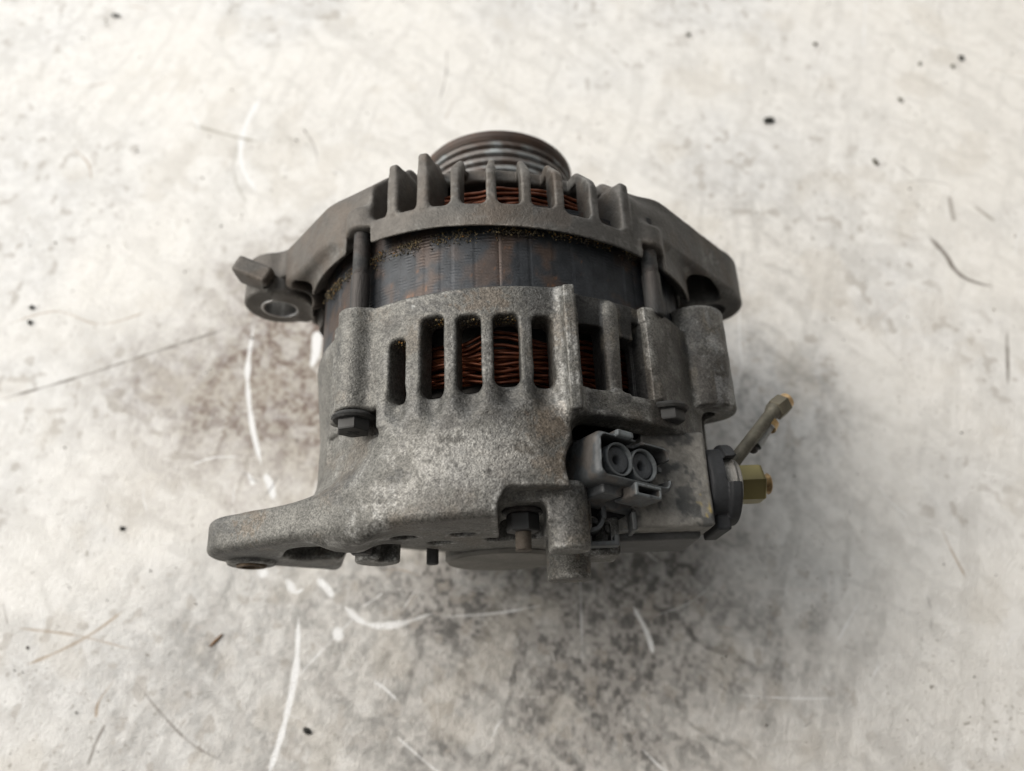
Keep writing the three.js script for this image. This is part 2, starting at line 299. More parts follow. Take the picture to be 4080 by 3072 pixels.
part('front_housing', sdfGeometry(frontF, [-96, -69, -35, 95, 70, 6], .62, frontColor), smoothCast, alternator);

// laminated core between the two housings: flat bands, welded seams, rust freckles
{
  const NT = 900, NZ = 40, pos = [], col = [], uv = [], idx = [], R = rng(5), bands = [];
  for (let a = 0; a < 360;) { const w = 2.2 + 4.6 * R(); bands.push([a, min(a + w, 360), (R() - .5) * .22, R(), R()]); a += w; }
  let bi = 0;
  for (let i = 0; i <= NT; i++) {
    const a = i / NT * 360; while (bi < bands.length - 1 && a >= bands[bi][1]) bi++;
    const [a0, a1, off, tone, warm] = bands[bi], e = min(a - a0, a1 - a), r = 62 + off * ss(0, .25, e) - .16 * (1 - ss(0, .25, e));
    for (let k = 0; k <= NZ; k++) {
      const z = -7 + 33 * k / NZ, t = (a - 90) * RAD, x = -cos(t) * 0 + r * sin(a * RAD), y = r * cos(a * RAD);
      pos.push(x * MM, y * MM, z * MM); uv.push(a / 360 * 13, k / NZ * 1.0);
      const n = fbm(x / 2.5, y / 2.5, z / 2.5, 3), n2 = fbm(x / 7, y / 7, z / 7 + 30, 4);
      const c = mix3([.019, .022, .026], [.050, .055, .062], sat(.35 + .2 * tone + 1.0 * (n - .5)));
      mix3(c, [.085, .052, .034], (.28 + .4 * warm) * ss(.48, .68, n2 + .2 * (n - .5) - x / 700)); mix3(c, [.16, .078, .04], .6 * ss(.70, .78, fbm(x / 1.3 + 70, y / 1.3, z / 1.3, 3) * .7 + n2 * .3 + .05 * warm));
      col.push(c[0] * 1.2, c[1] * 1.2, c[2] * 1.2);
    }
  }
  for (let i = 0; i < NT; i++) for (let k = 0; k < NZ; k++) { const o = i * (NZ + 1) + k; idx.push(o, o + 1, o + NZ + 1, o + 1, o + NZ + 2, o + NZ + 1); }
  const g = new THREE.BufferGeometry(); g.setAttribute('position', new THREE.Float32BufferAttribute(pos, 3)); g.setAttribute('color', new THREE.Float32BufferAttribute(col, 3)); g.setAttribute('uv', new THREE.Float32BufferAttribute(uv, 2)); g.setIndex(idx); g.computeVertexNormals();
  const lam = tex(256, (u, v) => { const t = .5 + .3 * sin(v * 2 * Math.PI * 32) * ss(.45, .8, tnoise(u, v, 20, 33)) + .2 * (tnoise(u, v, 90, 34) - .5); return [t, t, t]; });
  part('stator_core', g, M({ vertexColors: true, map: fine, bumpMap: lam, bumpScale: .00012, roughness: .48, metalness: .45 }), alternator);
}
// copper end turns behind the slots
{
  const R = rng(11), enamel = flat([.11, .030, .014], [.25, .078, .032], 2.5);
  const wind = (z0, z1, n, a0, a1, seed) => {
    const coil = new THREE.Group(); coil.name = numbered('copper_winding'); alternator.add(coil);
    for (let layer = 0; layer < 2; layer++) for (let i = 0; i < n; i++) {
      const zb = z0 + (z1 - z0) * (i + .5 * layer) / (n - 1), ph = R() * 6.3, f1 = 3 + 4 * R(), pts = [];
      for (let a = a0; a <= a1; a += 1.5) {
        const w = (fbm(a / 18 + seed, i * .16, layer * 4, 2) - .5) * 6 + (vn(a / 11, i * 3.1 + seed, layer * 5) - .5) * .8 + .12 * sin(a * RAD * f1 * 3 + ph), r = 54.6 - layer * 1.4 + 1.4 * vn(a / 5, i * 2.3 + seed, layer * 9) - .25 * abs(zb - (z0 + z1) / 2) * .5;
        pts.push(new THREE.Vector3(r * sin(a * RAD), r * cos(a * RAD), zb + w).multiplyScalar(MM));
      }
      part('wire', tint(new THREE.TubeGeometry(new THREE.CatmullRomCurve3(pts), pts.length * 2, .58 * MM, 8), enamel), copperMat, coil);
    }
  };
  wind(33.5, 45.5, 9, -55, 62, 0);
  wind(-16, -3, 9, -55, 62, 50);
  const dark = flat([.012, .011, .010], [.03, .026, .022], 3);
  const core = mergeGeometries([new THREE.CylinderGeometry(.0515, .0515, .021, 64, 1, true).rotateX(Math.PI / 2).translate(0, 0, .0365), new THREE.CylinderGeometry(.0515, .0515, .014, 64, 1, true).rotateX(Math.PI / 2).translate(0, 0, -.008), new THREE.CylinderGeometry(.0455, .0455, .066, 48).rotateX(Math.PI / 2).translate(0, 0, .016)]);
  part('rotor', tint(core, dark), blackMat, alternator);
}
// belt pulley: deep rim, four grooves
{
  const p = [[0, -60], [10, -60], [12, -58], [25, -58.5], [27, -62.4], [29, -62.4], [29.6, -61.6], [29.6, -59.6], [29, -58.6]];
  for (let k = 0; k < 5; k++) { const z = -57.6 + k * 3.5; p.push([28.4, z - .6], [28.5, z + .9], [26.4, z + 1.7], [26.4, z + 2], [28.4, z + 2.8]); }
  p.push([29, -40], [29, -38.4], [27.6, -37.6], [20, -37], [9, -36], [9, -32], [0, -32]);
  const g = new THREE.LatheGeometry(p.map(([r, z]) => new THREE.Vector2(r * MM, z * MM)), 120).toNonIndexed(); g.rotateX(Math.PI / 2); g.computeVertexNormals();
  const q = new THREE.BufferGeometry().copy(g);
  part('pulley', tint(q, (x, y, z) => {
    const r = hypot(x, y), n = fbm(x / 3, y / 3, z / 2, 3), c = mix3([.07, .054, .045], [.13, .10, .085], sat(.5 + 1.6 * (n - .5)));
    if (r > 27.8 && z > -58.6) { mix3(c, [.19, .175, .163], .85); mix3(c, [.40, .44, .45], .8 * ss(.50, .66, fbm(x / 6, y / 6, z * .7, 3))); }; if (z < -59) mix3(c, [.055, .038, .03], .7); mix3(c, [.10, .055, .035], .5 * ss(.5, .64, fbm(x / 4 + 20, y / 4, z / 2, 3))); return c;
  }), M({ vertexColors: true, map: fine, roughness: .55, metalness: .4, side: THREE.DoubleSide }), alternator);
}
// through bolts with flanged hexagon heads
const bushMat = colMat(.28, .9);
const darkSteel = flat([.028, .029, .030], [.085, .085, .083], 1.6, .08);
function hexPrism(af, h, ch = .5) {                           // axis z, from 0 to h, with chamfered corners at the free end
  const s = new THREE.Shape(), R = af / 2 / cos(30 * RAD); for (let k = 0; k < 6; k++) { const a = k * 60 * RAD; k ? s.lineTo(R * cos(a) * MM, R * sin(a) * MM) : s.moveTo(R * cos(a) * MM, R * sin(a) * MM); } s.closePath();
  return new THREE.ExtrudeGeometry(s, { depth: (h - 2 * ch) * MM, bevelEnabled: true, bevelThickness: ch * MM, bevelSize: ch * .7 * MM, bevelOffset: -ch * .7 * MM, bevelSegments: 2 }).translate(0, 0, ch * MM);
}
const disc = (R, z0, z1, c = .4, seg = 40) => { const g = new THREE.LatheGeometry([[0, z0], [R - c, z0], [R, z0 + c], [R, z1 - c], [R - c, z1], [0, z1]].map(([r, z]) => new THREE.Vector2(r * MM, z * MM)), seg).toNonIndexed().rotateX(Math.PI / 2); g.computeVertexNormals(); return g; };   // lathe's y becomes z
const nonIdx = gs => mergeGeometries(gs.map(g => { g = g.index ? g.toNonIndexed() : g; for (const k of Object.keys(g.attributes)) if (!['position', 'normal', 'uv'].includes(k)) g.deleteAttribute(k); return g; }));
function threaded(R, z0, z1, pitch, depth = .22) { const p = [[0, z0], [R - depth, z0]]; for (let z = z0 + pitch / 2; z < z1; z += pitch) p.push([R, z], [R - depth, z + pitch / 2]); p.push([0, z1]); return new THREE.LatheGeometry(p.map(([r, z]) => new THREE.Vector2(r * MM, z * MM)), 28).rotateX(Math.PI / 2); }
BOLTS.forEach(([bx, by], i) => {
  const g = new THREE.Group(); g.name = numbered('through_bolt'); g.position.set(bx * MM, by * MM, 0); alternator.add(g);
  part('shank', tint(nonIdx([threaded(2.5, -10, 9, .8), disc(2.75, 9, i === 1 ? 23.5 : 54)]), darkSteel), steelMat, g);
  const z = i === 0 ? 52.8 : 51.6, headParts = [disc(6.1, z, z + 1.6, .6), hexPrism(8.2, 3.4, .6).rotateZ(.3 + i).translate(0, 0, (z + 1.4) * MM)];
  part('bolt_head', tint(nonIdx(headParts), darkSteel), steelMat, g);
  part('head_recess', tint(nonIdx([0, 1].map(k => new THREE.BoxGeometry(3.6 * MM, .9 * MM, .3 * MM).rotateZ(k * Math.PI / 2 + .5).translate(0, 0, (z + 4.8) * MM - k * .05 * MM))), flat([.01, .01, .01], [.02, .02, .02])), blackMat, g);
});
// rear cover disc, screw and pin on the back
part('rear_cap', tint(disc(18.5, 72, 86.2, 1, 72).translate(-1.5 * MM, 3 * MM, 0), flat([.15, .145, .13], [.21, .2, .18], 6)), steelMat, alternator);
part('screw', tint(nonIdx([disc(3, 82, 87.6, .6).translate(-40.5 * MM, 35 * MM, 0)]), darkSteel), steelMat, alternator);
part('pin', tint(disc(1.8, 80, 88.5, .3).translate(-22.5 * MM, 19 * MM, 0), darkSteel), steelMat, alternator);
{
  const g = new THREE.Group(); g.name = 'rear_stud'; g.position.set(3.9 * MM, 49 * MM, 0); alternator.add(g);
  part('washer', tint(disc(5.4, 79.6, 81, .4), darkSteel), steelMat, g);
  part('hex_nut', tint(nonIdx([hexPrism(7.6, 4.6, .5).rotateZ(.2).translate(0, 0, .081)]), darkSteel), steelMat, g);
  part('stud', tint(threaded(2.2, 80, 90, .8), flat([.10, .085, .07], [.18, .15, .12], 2)), steelMat, g);
}
part('bush', tint(new THREE.LatheGeometry([[5.5, -21], [6.6, -21], [6.6, -4.9], [5.5, -4.9], [5.5, -21]].map(([r, z]) => new THREE.Vector2(r * MM, z * MM)), 40).rotateX(Math.PI / 2).translate(-78.4 * MM, 6.5 * MM, 0), flat([.42, .415, .41], [.6, .6, .59], 2)), bushMat, alternator);
// lug bush in the lower left ear
part('bush', tint(new THREE.LatheGeometry([[2.9, 71], [4.4, 71], [4.4, 86], [2.9, 86], [2.9, 71]].map(([r, z]) => new THREE.Vector2(r * MM, z * MM)), 36).rotateX(Math.PI / 2).translate(-79 * MM, 9.5 * MM, 0), flat([.10, .07, .045], [.2, .15, .1], 2)), steelMat, alternator);

// regulator and rectifier block in the cavity
const blockMat = colMat(.62, .15, .0001);
const blockColor = (x, y, z, nx, ny, nz, cv) => {
  const n = fbm(x / 3, y / 3, z / 3, 4), n3 = vn(x / .7, y / .7, z / .7), c = mix3([.13, .126, .114], [.225, .217, .198], sat(.5 + 1.3 * (n - .5) + .7 * (n3 - .5)));
  mix3(c, [.05, .052, .052], .85 * ss(.53, .64, fbm(x / 3.4 + 60, y / 3.4, z / 3.4, 3) + .12 * (n3 - .5))); mix3(c, [.40, .31, .10], .7 * ss(.86, .92, vn(x / 1.2 + 8, y / 1.2, z / 1.2) * .6 + fbm(x / 9, y / 9 + 4, z / 9, 2) * .5)); mix3(c, [.45, .44, .41], .6 * ss(.3, .6, cv) * n3); return c.map(v => v * 1.2);
};
function blockF(x, y, z) {
  let d = bb(x, y, z, 27, 56.2, 16, 42, 57.5, 84.3, 1.1);
  d = max(d, -bb(x, y, z, 20, 38, 36, 60, 50, 62, 1));
  d = smax(d, -bb(x, y, z, 20, 34.5, 36.5, 60, 79, 95, 1), .5);
  if (abs(d) < 1) d += .14 * (vn(x / 1.5, y / 1.5, z / 1.5) - .5); return d;
}
part('regulator_block', sdfGeometry(blockF, [24, 14, 55, 58, 45, 87], .55, blockColor), blockMat, alternator);
const darkPlastic = flat([.045, .046, .046], [.075, .076, .075], 5), blackPlastic = flat([.009, .010, .012], [.02, .022, .025], 5);
{
  const f = (x, y, z) => min(bb(x, y, z, 27.5, 54, 12, 34, 60, 86.2, 1.2), bb(x, y, z, 14, 52, -20, 26, 58, 70, 2));
  part('brush_holder', sdfGeometry(f, [12, -32, 56, 62, 37, 88], .8, darkPlastic), plasticMat, alternator);
  const v = (x, y, z) => max(bb(x, y, z, 19.5, 30.5, 24, 38.5, 80, 90.5, 1), -bb(x, y, z, 20.8, 28, 34, 50, 82, 88.5, .4));
  part('bracket_foot', sdfGeometry(v, [18, 22, 78, 33, 41, 92], .5, castColor(.1)), castMat, alternator);
}

// plug socket: turned to the upper right
{
  const R3 = new THREE.Vector3(1, 0, 0), U3 = new THREE.Vector3(0, .375, -.927), V3 = new THREE.Vector3(-.156, .95, .28).normalize();
  const w = R3.clone().multiplyScalar(.632).addScaledVector(U3, .245).addScaledVector(V3, .73).normalize();
  const u = R3.clone().multiplyScalar(105).addScaledVector(U3, -34).addScaledVector(V3, -76); u.addScaledVector(w, -u.dot(w)).normalize();
  const v = new THREE.Vector3().crossVectors(w, u);
  const con = new THREE.Group(); con.name = 'plug_socket';
  con.quaternion.setFromRotationMatrix(new THREE.Matrix4().makeBasis(u, v, w)); con.position.set(33.6 * MM, 57.5 * MM, 69.8 * MM); alternator.add(con);
  const s = v.z > 0 ? 1 : -1;                                // +v is down in the photo
  const grey = flat([.042, .046, .049], [.088, .095, .10], 3), shell = (x, y, z, ...n) => { const c = grey(x, y, z, ...n); mix3(c, [.115, .095, .078], .5 * ss(.5, .62, fbm(x / 4, y / 4, z / 4 + 8, 3))); if (z < -1.2 && z > -12.2 && x > -11.5 && x < 12 && abs(y) < 5.5) mix3(c, [.025, .026, .026], .8); mix3(c, [.20, .225, .235], .8 * ss(-.8, -.3, z) * ss(.2, .45, vn(x / 1.5, y / 1.5, 2))); return c; };  // mouth interior painted darker for recess shade and black grit
  const f = (x, y, z) => {
    y *= s;
    let d = bb(x, y, z, -12.4, 13, -6.4, 6.3, -16, 0, 2.2);
    d = smin(d, bb(x, y, z, -14.2, 16, -8.6, 9.2, -19, -12.5, 3.5), .8);
    d = max(d, -bb(x, y, z, -11.2, 11.9, -5.3, 5.2, -12, 5, 1.8));
    d = max(d, -bb(x, y, z, .6, 3.6, -12, -3, -5, 5, .4));      // gap in the far rim
    d = max(d, -bb(x, y, z, 11.6, 20, -2.6, 3, -8, 5, .5));    // open right end
    d = min(d, bb(x, y, z, -.6, 8.6, 5.6, 9.2, -9, -.3, .5));
    d = max(d, -bb(x, y, z, .4, 7.7, 6.6, 8.3, -7.5, 5, .3));
    d = min(d, bb(x, y, z, -7.6, -1, 5.2, 8.6, -13, -4.8, .6));
    d = min(d, bb(x, y, z, -6.5, -1, -7.2, -5.4, -8, .7, .5));
    return d;
  };
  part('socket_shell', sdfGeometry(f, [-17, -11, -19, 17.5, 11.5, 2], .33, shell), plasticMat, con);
  for (const cx of [-4.2, 4.2]) {
    part('socket_ring', tint(new THREE.LatheGeometry([[3.9, -12], [3.9, -1.9], [4, -1.6], [4.45, -1.6], [4.55, -1.9], [4.55, -12]].map(([r, z]) => new THREE.Vector2(r * MM, z * MM)), 48).rotateX(Math.PI / 2).translate(cx * MM, 0, 0), flat([.075, .084, .09], [.14, .155, .162], 2)), plasticMat, con);
    const seal = flat([.04, .045, .05], [.07, .076, .083], 3);
    part('terminal_seal', tint(new THREE.LatheGeometry([[1.1, -8], [1.1, -3.4], [1.7, -2.7], [3.3, -2.5], [3.55, -2.8], [3.55, -9]].map(([r, z]) => new THREE.Vector2(r * MM, z * MM)), 40).rotateX(Math.PI / 2).translate(cx * MM, 0, 0), seal), rubberMat, con);
    part('contact_hole', tint(new THREE.CylinderGeometry(1.15 * MM, 1.15 * MM, 1 * MM, 20).rotateX(Math.PI / 2).translate(cx * MM, 0, -6.5 * MM), blackPlastic), blackMat, con);
  }
  part('spacer_rib', tint(nonIdx([[-10.3, 1.6], [10, 1.2]].map(([x, wd]) => new THREE.BoxGeometry(wd * MM, 1.2 * MM, 8 * MM).translate(x * MM, 0, -6 * MM))), grey), plasticMat, con);
  const g = (x, y, z) => { y *= s; return max(bb(x, y, z, -16.5, 18, -10.5, 11, -23, -17, 6), -bb(x, y, z, -14, 14, -8, 8, -17, 0, 3)); };
  part('gasket', sdfGeometry(g, [-20, -14, -23, 20, 14, -13], .6, flat([.012, .012, .013], [.03, .03, .03], 4)), rubberMat, con);
}
// wire clips below the socket
{
  const grey = flat([.07, .075, .078], [.12, .127, .13], 4);
  const f = (x, y, z) => {
    let d = max(abs(hypot(x - 22.2, z - 81.5) - 3.2) - .55, 81 - z - (x - 22) * .4, 36 - y, y - 45);
    d = min(d, bb(x, y, z, 24.9, 26.3, 34, 46, 78.5, 82, .4), bb(x, y, z, 33.2, 34.6, 34, 44, 80, 85, .4));
    d = min(d, bb(x, y, z, 21, 29.6, 38.6, 43, 87.4, 88.8, .3), bb(x, y, z, 21, 22.3, 38.6, 43, 85.6, 88.8, .3), bb(x, y, z, 28.3, 29.6, 38.6, 43, 85.8, 88.8, .3)); return d;
  };
  part('wire_clip', sdfGeometry(f, [17, 32, 75, 37, 48, 91], .3, grey), plasticMat, alternator);
}

// output terminal pointing right: insulator drum, washers, nut, stud
{
  const t = new THREE.Group(); t.name = 'output_terminal'; t.position.set(-2.2 * MM, 32.5 * MM, 71 * MM); alternator.add(t);
  const along = g => g.rotateY(Math.PI / 2);                 // z becomes x
  const ins = (x, y, z) => { let d = min(cyl(y, z, x, 10.4, 58.6, 64, .8), cyl(y, z, x, 11.6, 63.4, 66.8, .8)); d = max(d, -cyl(y, z, x, 8.4, 63.8, 70, .3), -bb(x, y, z, 63, 80, -2, 20, -6, 1.6, .9)); return min(d, bb(x, y, z, 60, 64, -12, 5, 9.5, 13.6, .6)); };
  part('insulator', sdfGeometry(ins, [52, -14, -14, 69, 14, 16], .5, blackPlastic), blackMat, t);
  part('washer', tint(nonIdx([along(disc(8.2, 63, 66.8, .5)), along(disc(7.2, 66.8, 68.3, .4))]), flat([.20, .195, .185], [.34, .33, .31], 3)), steelMat, t);
  part('hex_nut', tint(nonIdx([along(hexPrism(10, 7.4, .9).rotateZ(.52)).translate(68.2 * MM, 0, 0)]), flat([.11, .095, .045], [.36, .31, .14], 1.4)), brassMat, t);
  part('stud', tint(along(threaded(3.1, 60, 78.4, 1.2, .4)), flat([.16, .11, .055], [.4, .27, .13], 1.2)), brassMat, t);
}
// plated strap with its small screw, sticking out behind the terminal
{
  const st = new THREE.Group(); st.name = 'terminal_strap'; st.position.set(-1.2 * MM, 0, -.6 * MM); alternator.add(st);
  const tube = (pts, r) => new THREE.TubeGeometry(new THREE.CatmullRomCurve3(pts.map(p => new THREE.Vector3(...p).multiplyScalar(MM))), 24, r * MM, 14);
  const plated = flat([.075, .07, .055], [.15, .14, .11], 4), f = (x, y, z) => smin(cap3(x, y, z, [66, 33, 66.5], [84.4, 27, 47], 1.95), smin(cap3(x, y, z, [84.2, 27, 47.2], [85, 26.8, 46.6], 2.4), cap3(x, y, z, [67, 32, 66], [66, 33, 72], 1.6), 2), 1.5);
  part('bar', sdfGeometry(f, [60, 20, 38, 94, 40, 76], .45, plated), steelMat, st);
  part('collar', tint(tube([[81.2, 26.6, 52.6], [82.6, 26.2, 50.6]], 2.9), flat([.42, .28, .12], [.6, .42, .2], 2)), brassMat, st);
  part('rod', tint(tube([[76.4, 27.6, 58.6], [81.6, 26.5, 52.2]], 1.9), flat([.32, .33, .32], [.45, .46, .45], 3)), steelMat, st);
  part('tip', tint(new THREE.SphereGeometry(1.5 * MM, 16, 12).translate(75.6 * MM, 27.8 * MM, 59.6 * MM), darkSteel), steelMat, st);
  const dir = new THREE.Vector3(4.2, -1.2, -3).normalize(), end = hexPrism(6, 4.8, .7); end.applyQuaternion(new THREE.Quaternion().setFromUnitVectors(new THREE.Vector3(0, 0, 1), dir)); end.translate(84.2 * MM, 27 * MM, 47.4 * MM);
  part('end_nut', tint(nonIdx([end]), flat([.10, .09, .065], [.22, .2, .15], 2)), steelMat, st);
  part('end_cap', tint(tube([[87.6, 26, 44.8], [89.4, 25.5, 43.6]], 2.5), flat([.55, .38, .2], [.7, .5, .28], 2)), brassMat, st);
}
// gritty dirt caught along the front rim and in the tops of the slots
{
  const R = rng(77), gs = [], ico = new THREE.IcosahedronGeometry(1, 0), q = new THREE.Quaternion(), e = new THREE.Euler();
  const lump = (x, y, z, s, c) => {
    const g = ico.clone(); g.applyMatrix4(new THREE.Matrix4().compose(new THREE.Vector3(x, y, z).multiplyScalar(MM), q.setFromEuler(e.set(R() * 6, R() * 6, R() * 6)), new THREE.Vector3(s * (.7 + R() * .6), s * (.5 + R() * .5), s * (.7 + R() * .6)).multiplyScalar(MM)));
    const n = g.attributes.position.count, a = new Float32Array(n * 3); for (let i = 0; i < n; i++) a.set(c, i * 3); g.setAttribute('color', new THREE.BufferAttribute(a, 3)); gs.push(g);
  };
  const tone = () => { const t = R(); return t < .45 ? [.045, .038, .028] : t < .8 ? [.11, .088, .05] : t < .96 ? [.2, .15, .07] : [.30, .15, .04]; };
  for (let i = 0; i < 3000; i++) { const a = -62 + 104 * R() ** 1.35, q = R(); if (vn(a / 3.2, 3, 9) + .35 * vn(a / .9, 1, 4) < .25 + .55 * R()) continue; const r = 62 + 2.6 * q * R(), z = .6 + 3.6 * q + 2.2 * R() ** 3 * (a < -5 ? 1.3 : .6); lump(r * sin(a * RAD), r * cos(a * RAD), z, .13 + .26 * R() ** 3, tone()); }
  for (const [c, hw, a] of rearSlots.slice(0, 4)) for (let i = 0; i < 60; i++) { const s = (R() * 2 - 1) * hw, t = c * RAD + s / 64, r = 60 + 4.6 * R(); lump(r * sin(t), r * cos(t), a + .2 + .5 * R(), .16 + .2 * R(), tone()); }
  const m = part('grit', mergeGeometries(gs), M({ vertexColors: true, roughness: .9 }), alternator); m.userData.kind = 'stuff';
}

// ---------------------------------------------------------------- the ground: a pale painted sheet, scratched and stained
{
  const N = 2048, SZ = 640, img = new Float32Array(N * N * 3);                  // mm per tile
  const cx = -SZ / 2, cz = -SZ / 2 - 40;
  // photo pixel -> point on the ground, to place the marks where they lie
  const spot = (px, py) => { const a = (px - 2040) / 2950, b = (1536 - py) / 2950, c = cos(22 * RAD), s = sin(22 * RAD), dy = -c + b * s, dz = -s - b * c, k = (AXIS + 241) / -dy; return [4 + a * k, 122 + dz * k]; };
  const dirtShadeBlobs = [[1900, 2480, 112, 1.2], [2330, 2600, 95, 1.5], [1140, 1640, 60, 1.2, .9], [1220, 1380, 50, 1.2, .9], [1010, 1900, 34, .75, 1], [1230, 2330, 46, .7], [2700, 2350, 74, .85], [1450, 2780, 70, .7], [2950, 1750, 60, .7], [2900, 1150, 50, .5], [2000, 2950, 90, .75], [2550, 2880, 80, .8], [3150, 2600, 60, .45]].map(([x, y, r, w, k]) => [...spot(x, y), r, w, k]);  // stains, plus the soft shadow round the body painted into the ground colour
  for (let j = 0; j < N; j++) for (let i = 0; i < N; i++) {
    const x = cx + (i + .5) / N * SZ, z = cz + (j + .5) / N * SZ;
    const n1 = fbm(x / 60 + 8, z / 60, 1, 4), n2 = fbm(x / 9, z / 9, 5, 4), n3 = vn(x / 1.6, z / 1.6, 8), n4 = hash(i, j, 12);
    const n5 = fbm(x / 3.2 + 70, z / 3.2, 15, 3), fine = .5 * n2 + .35 * n5 + .15 * n3;
    const g1 = vn(x / 4.2 + 9, z / 4.2, 31), g2 = vn(x / 2.1, z / 2.1 + 4, 32), mot = .42 * n2 + .33 * g1 + .25 * g2;
    const c = [.79, .778, .74]; mix3(c, [.71, .712, .70], ss(.3, .75, n1)); mix3(c, [.57, .56, .535], (.16 + .5 * ss(.40, .66, n1)) * ss(.42, .80, mot)); mix3(c, [.84, .835, .81], .4 * ss(.52, .3, mot));
    const wx = x + 14 * (n1 - .5), wz = z + 14 * (n2 - .5), sm = max(fbm((wx * .8 + wz * .6) / 34, (wz * .8 - wx * .6) / 5, 51, 3), fbm((wx * .3 - wz * .95) / 30, (wz * .3 + wx * .95) / 4.2, 52, 3) * .97);
    mix3(c, [.56, .55, .52], .34 * ss(.52, .74, sm));
    let dirt = 0, brown = 0; for (const [bx, bz, br, bw, bk] of dirtShadeBlobs) { const d = hypot(x - bx, z - bz) / br; if (d < 1.7) { const t = bw * ss(-.15, 1.15, 1.0 - d * .62 + .9 * (n1 - .5) + .35 * (fine - .5)); if (t > dirt) { dirt = t; brown = bk || 0; } } }  // strongest blob wins, stain and painted shadow alike
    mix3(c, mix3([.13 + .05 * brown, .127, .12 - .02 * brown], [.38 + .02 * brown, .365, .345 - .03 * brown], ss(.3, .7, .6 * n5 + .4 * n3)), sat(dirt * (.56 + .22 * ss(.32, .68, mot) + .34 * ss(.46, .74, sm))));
    mix3(c, [.36, .33, .29], .5 * ss(.66, .74, fbm(x / 5 + 90, z / 5, 3, 3)) * (.25 + .75 * ss(.45, .6, n1 + .3 * dirt)));
    mix3(c, [.55, .51, .44], .25 * ss(.60, .72, fbm(x / 22 + 33, z / 22, 2, 4) + .12 * (n2 - .5)));
    const sp = vn(x / .9 + 5, z / .9, 20); if (sp > .90) mix3(c, [.22, .20, .165], .75 * ss(.90, .95, sp) * ss(.42, .62, fbm(x / 40 + 9, z / 40, 6, 3)));
    const k = 1 + .05 * (n4 - .5) + .05 * (n3 - .5), o = (j * N + i) * 3; img[o] = c[0] * k; img[o + 1] = c[1] * k; img[o + 2] = c[2] * k;
  }
  const R = rng(21);
  const stroke = (pts, wd, c, al, rough = .5) => {            // a scratch: points in mm, width in mm
    const cv = new THREE.CatmullRomCurve3(pts.map(p => new THREE.Vector3(p[0], 0, p[1]))), L = cv.getLength(), n = ceil(L / .22), ph = R() * 50;
    for (let s = 0; s <= n; s++) {
      const t = s / n, p = cv.getPoint(t), e = min(1, 8 * min(t, 1 - t) + .15), h = wd * (.55 + .9 * vn(s * .04, ph, 1)) * e, a = al * (1 - rough + rough * ss(.25, .6, vn(s * .06, ph, 7)));
      const r = ceil(h / SZ * N) + 1, ic = (p.x - cx) / SZ * N, jc = (p.z - cz) / SZ * N;
      for (let j = floor(jc - r); j <= jc + r; j++) for (let i = floor(ic - r); i <= ic + r; i++) {
        if (i < 0 || j < 0 || i >= N || j >= N) continue; const d = hypot(i - ic, j - jc) * SZ / N; if (d > h) continue;
        const k = a * .45 * (1 - (d / h) ** 2) * (.7 + .6 * hash(i, j, 2)), o = (j * N + i) * 3; img[o] = lerp(img[o], c[0], sat(k)); img[o + 1] = lerp(img[o + 1], c[1], sat(k)); img[o + 2] = lerp(img[o + 2], c[2], sat(k));
      }
    }
  };
  const W = [.84, .85, .85], D = [.20, .18, .16], B = [.36, .28, .2], S = pts => pts.map(p => spot(...p));
  stroke(S([[1035, 385], [968, 530], [963, 660], [1020, 760]]), 1.6, W, 1, .2); stroke(S([[950, 560], [928, 660], [955, 760], [985, 810]]), .9, [.5, .49, .45], .7);
  stroke(S([[1010, 1290], [985, 1480], [1003, 1690], [1040, 1850]]), 1.5, W, 1, .25); stroke(S([[1055, 1890], [1075, 1930], [1090, 1985]]), 1.6, W, 1, .2); stroke(S([[985, 1880], [1010, 1930]]), 1.1, W, .7);
  stroke(S([[1262, 1320], [1258, 1400], [1240, 1460]]), 2.2, W, 1, .3); stroke(S([[760, 1850], [850, 1822], [945, 1818]]), .7, W, .8);
  stroke(S([[1188, 2455], [1180, 2640], [1145, 2830], [1110, 2960], [1070, 3080]]), 1.3, W, 1, .15); stroke(S([[1370, 2415], [1450, 2480], [1560, 2490], [1730, 2440]]), 1.3, W, .8, .6);
  stroke(S([[1140, 2308], [1155, 2330], [1165, 2350]]), 1.7, W, .9, .6); stroke(S([[1160, 2352], [1185, 2358], [1205, 2345]]), 1, W, .8, .5); stroke(S([[1265, 2308], [1300, 2340], [1325, 2375]]), 1.6, W, .8, .6); stroke(S([[1040, 2280], [1055, 2285]]), 2, W, .8); stroke(S([[1340, 2510], [1350, 2540]]), 2.2, W, .8);
  stroke(S([[2520, 2410], [2580, 2530], [2600, 2600]]), 1, W, .8); stroke(S([[2310, 2280], [2320, 2650]]), .6, [.6, .6, .6], .8); stroke(S([[1180, 2700], [1310, 2560], [1420, 2450]]), .5, W, .7);
  stroke(S([[0, 1590], [300, 1505], [620, 1400], [930, 1300]]), .8, D, .75, .6); stroke(S([[0, 1300], [220, 1240], [400, 1290], [620, 1230]]), .5, B, .6); stroke(S([[760, 495], [900, 535], [1060, 570]]), 1, [.42, .4, .35], .8);
  stroke(S([[1780, 185], [1775, 300], [1750, 400]]), .5, D, .7); stroke(S([[1200, 500], [1250, 580], [1268, 660]]), .6, D, .5); stroke(S([[290, 590], [350, 650], [365, 720]]), .6, B, .6);
  stroke(S([[100, 2650], [240, 2590], [370, 2520], [500, 2425]]), .8, B, .85, .5); stroke(S([[60, 2500], [300, 2530], [540, 2590]]), .5, B, .7); stroke(S([[345, 3060], [380, 2960], [420, 2880]]), .7, D, .8);
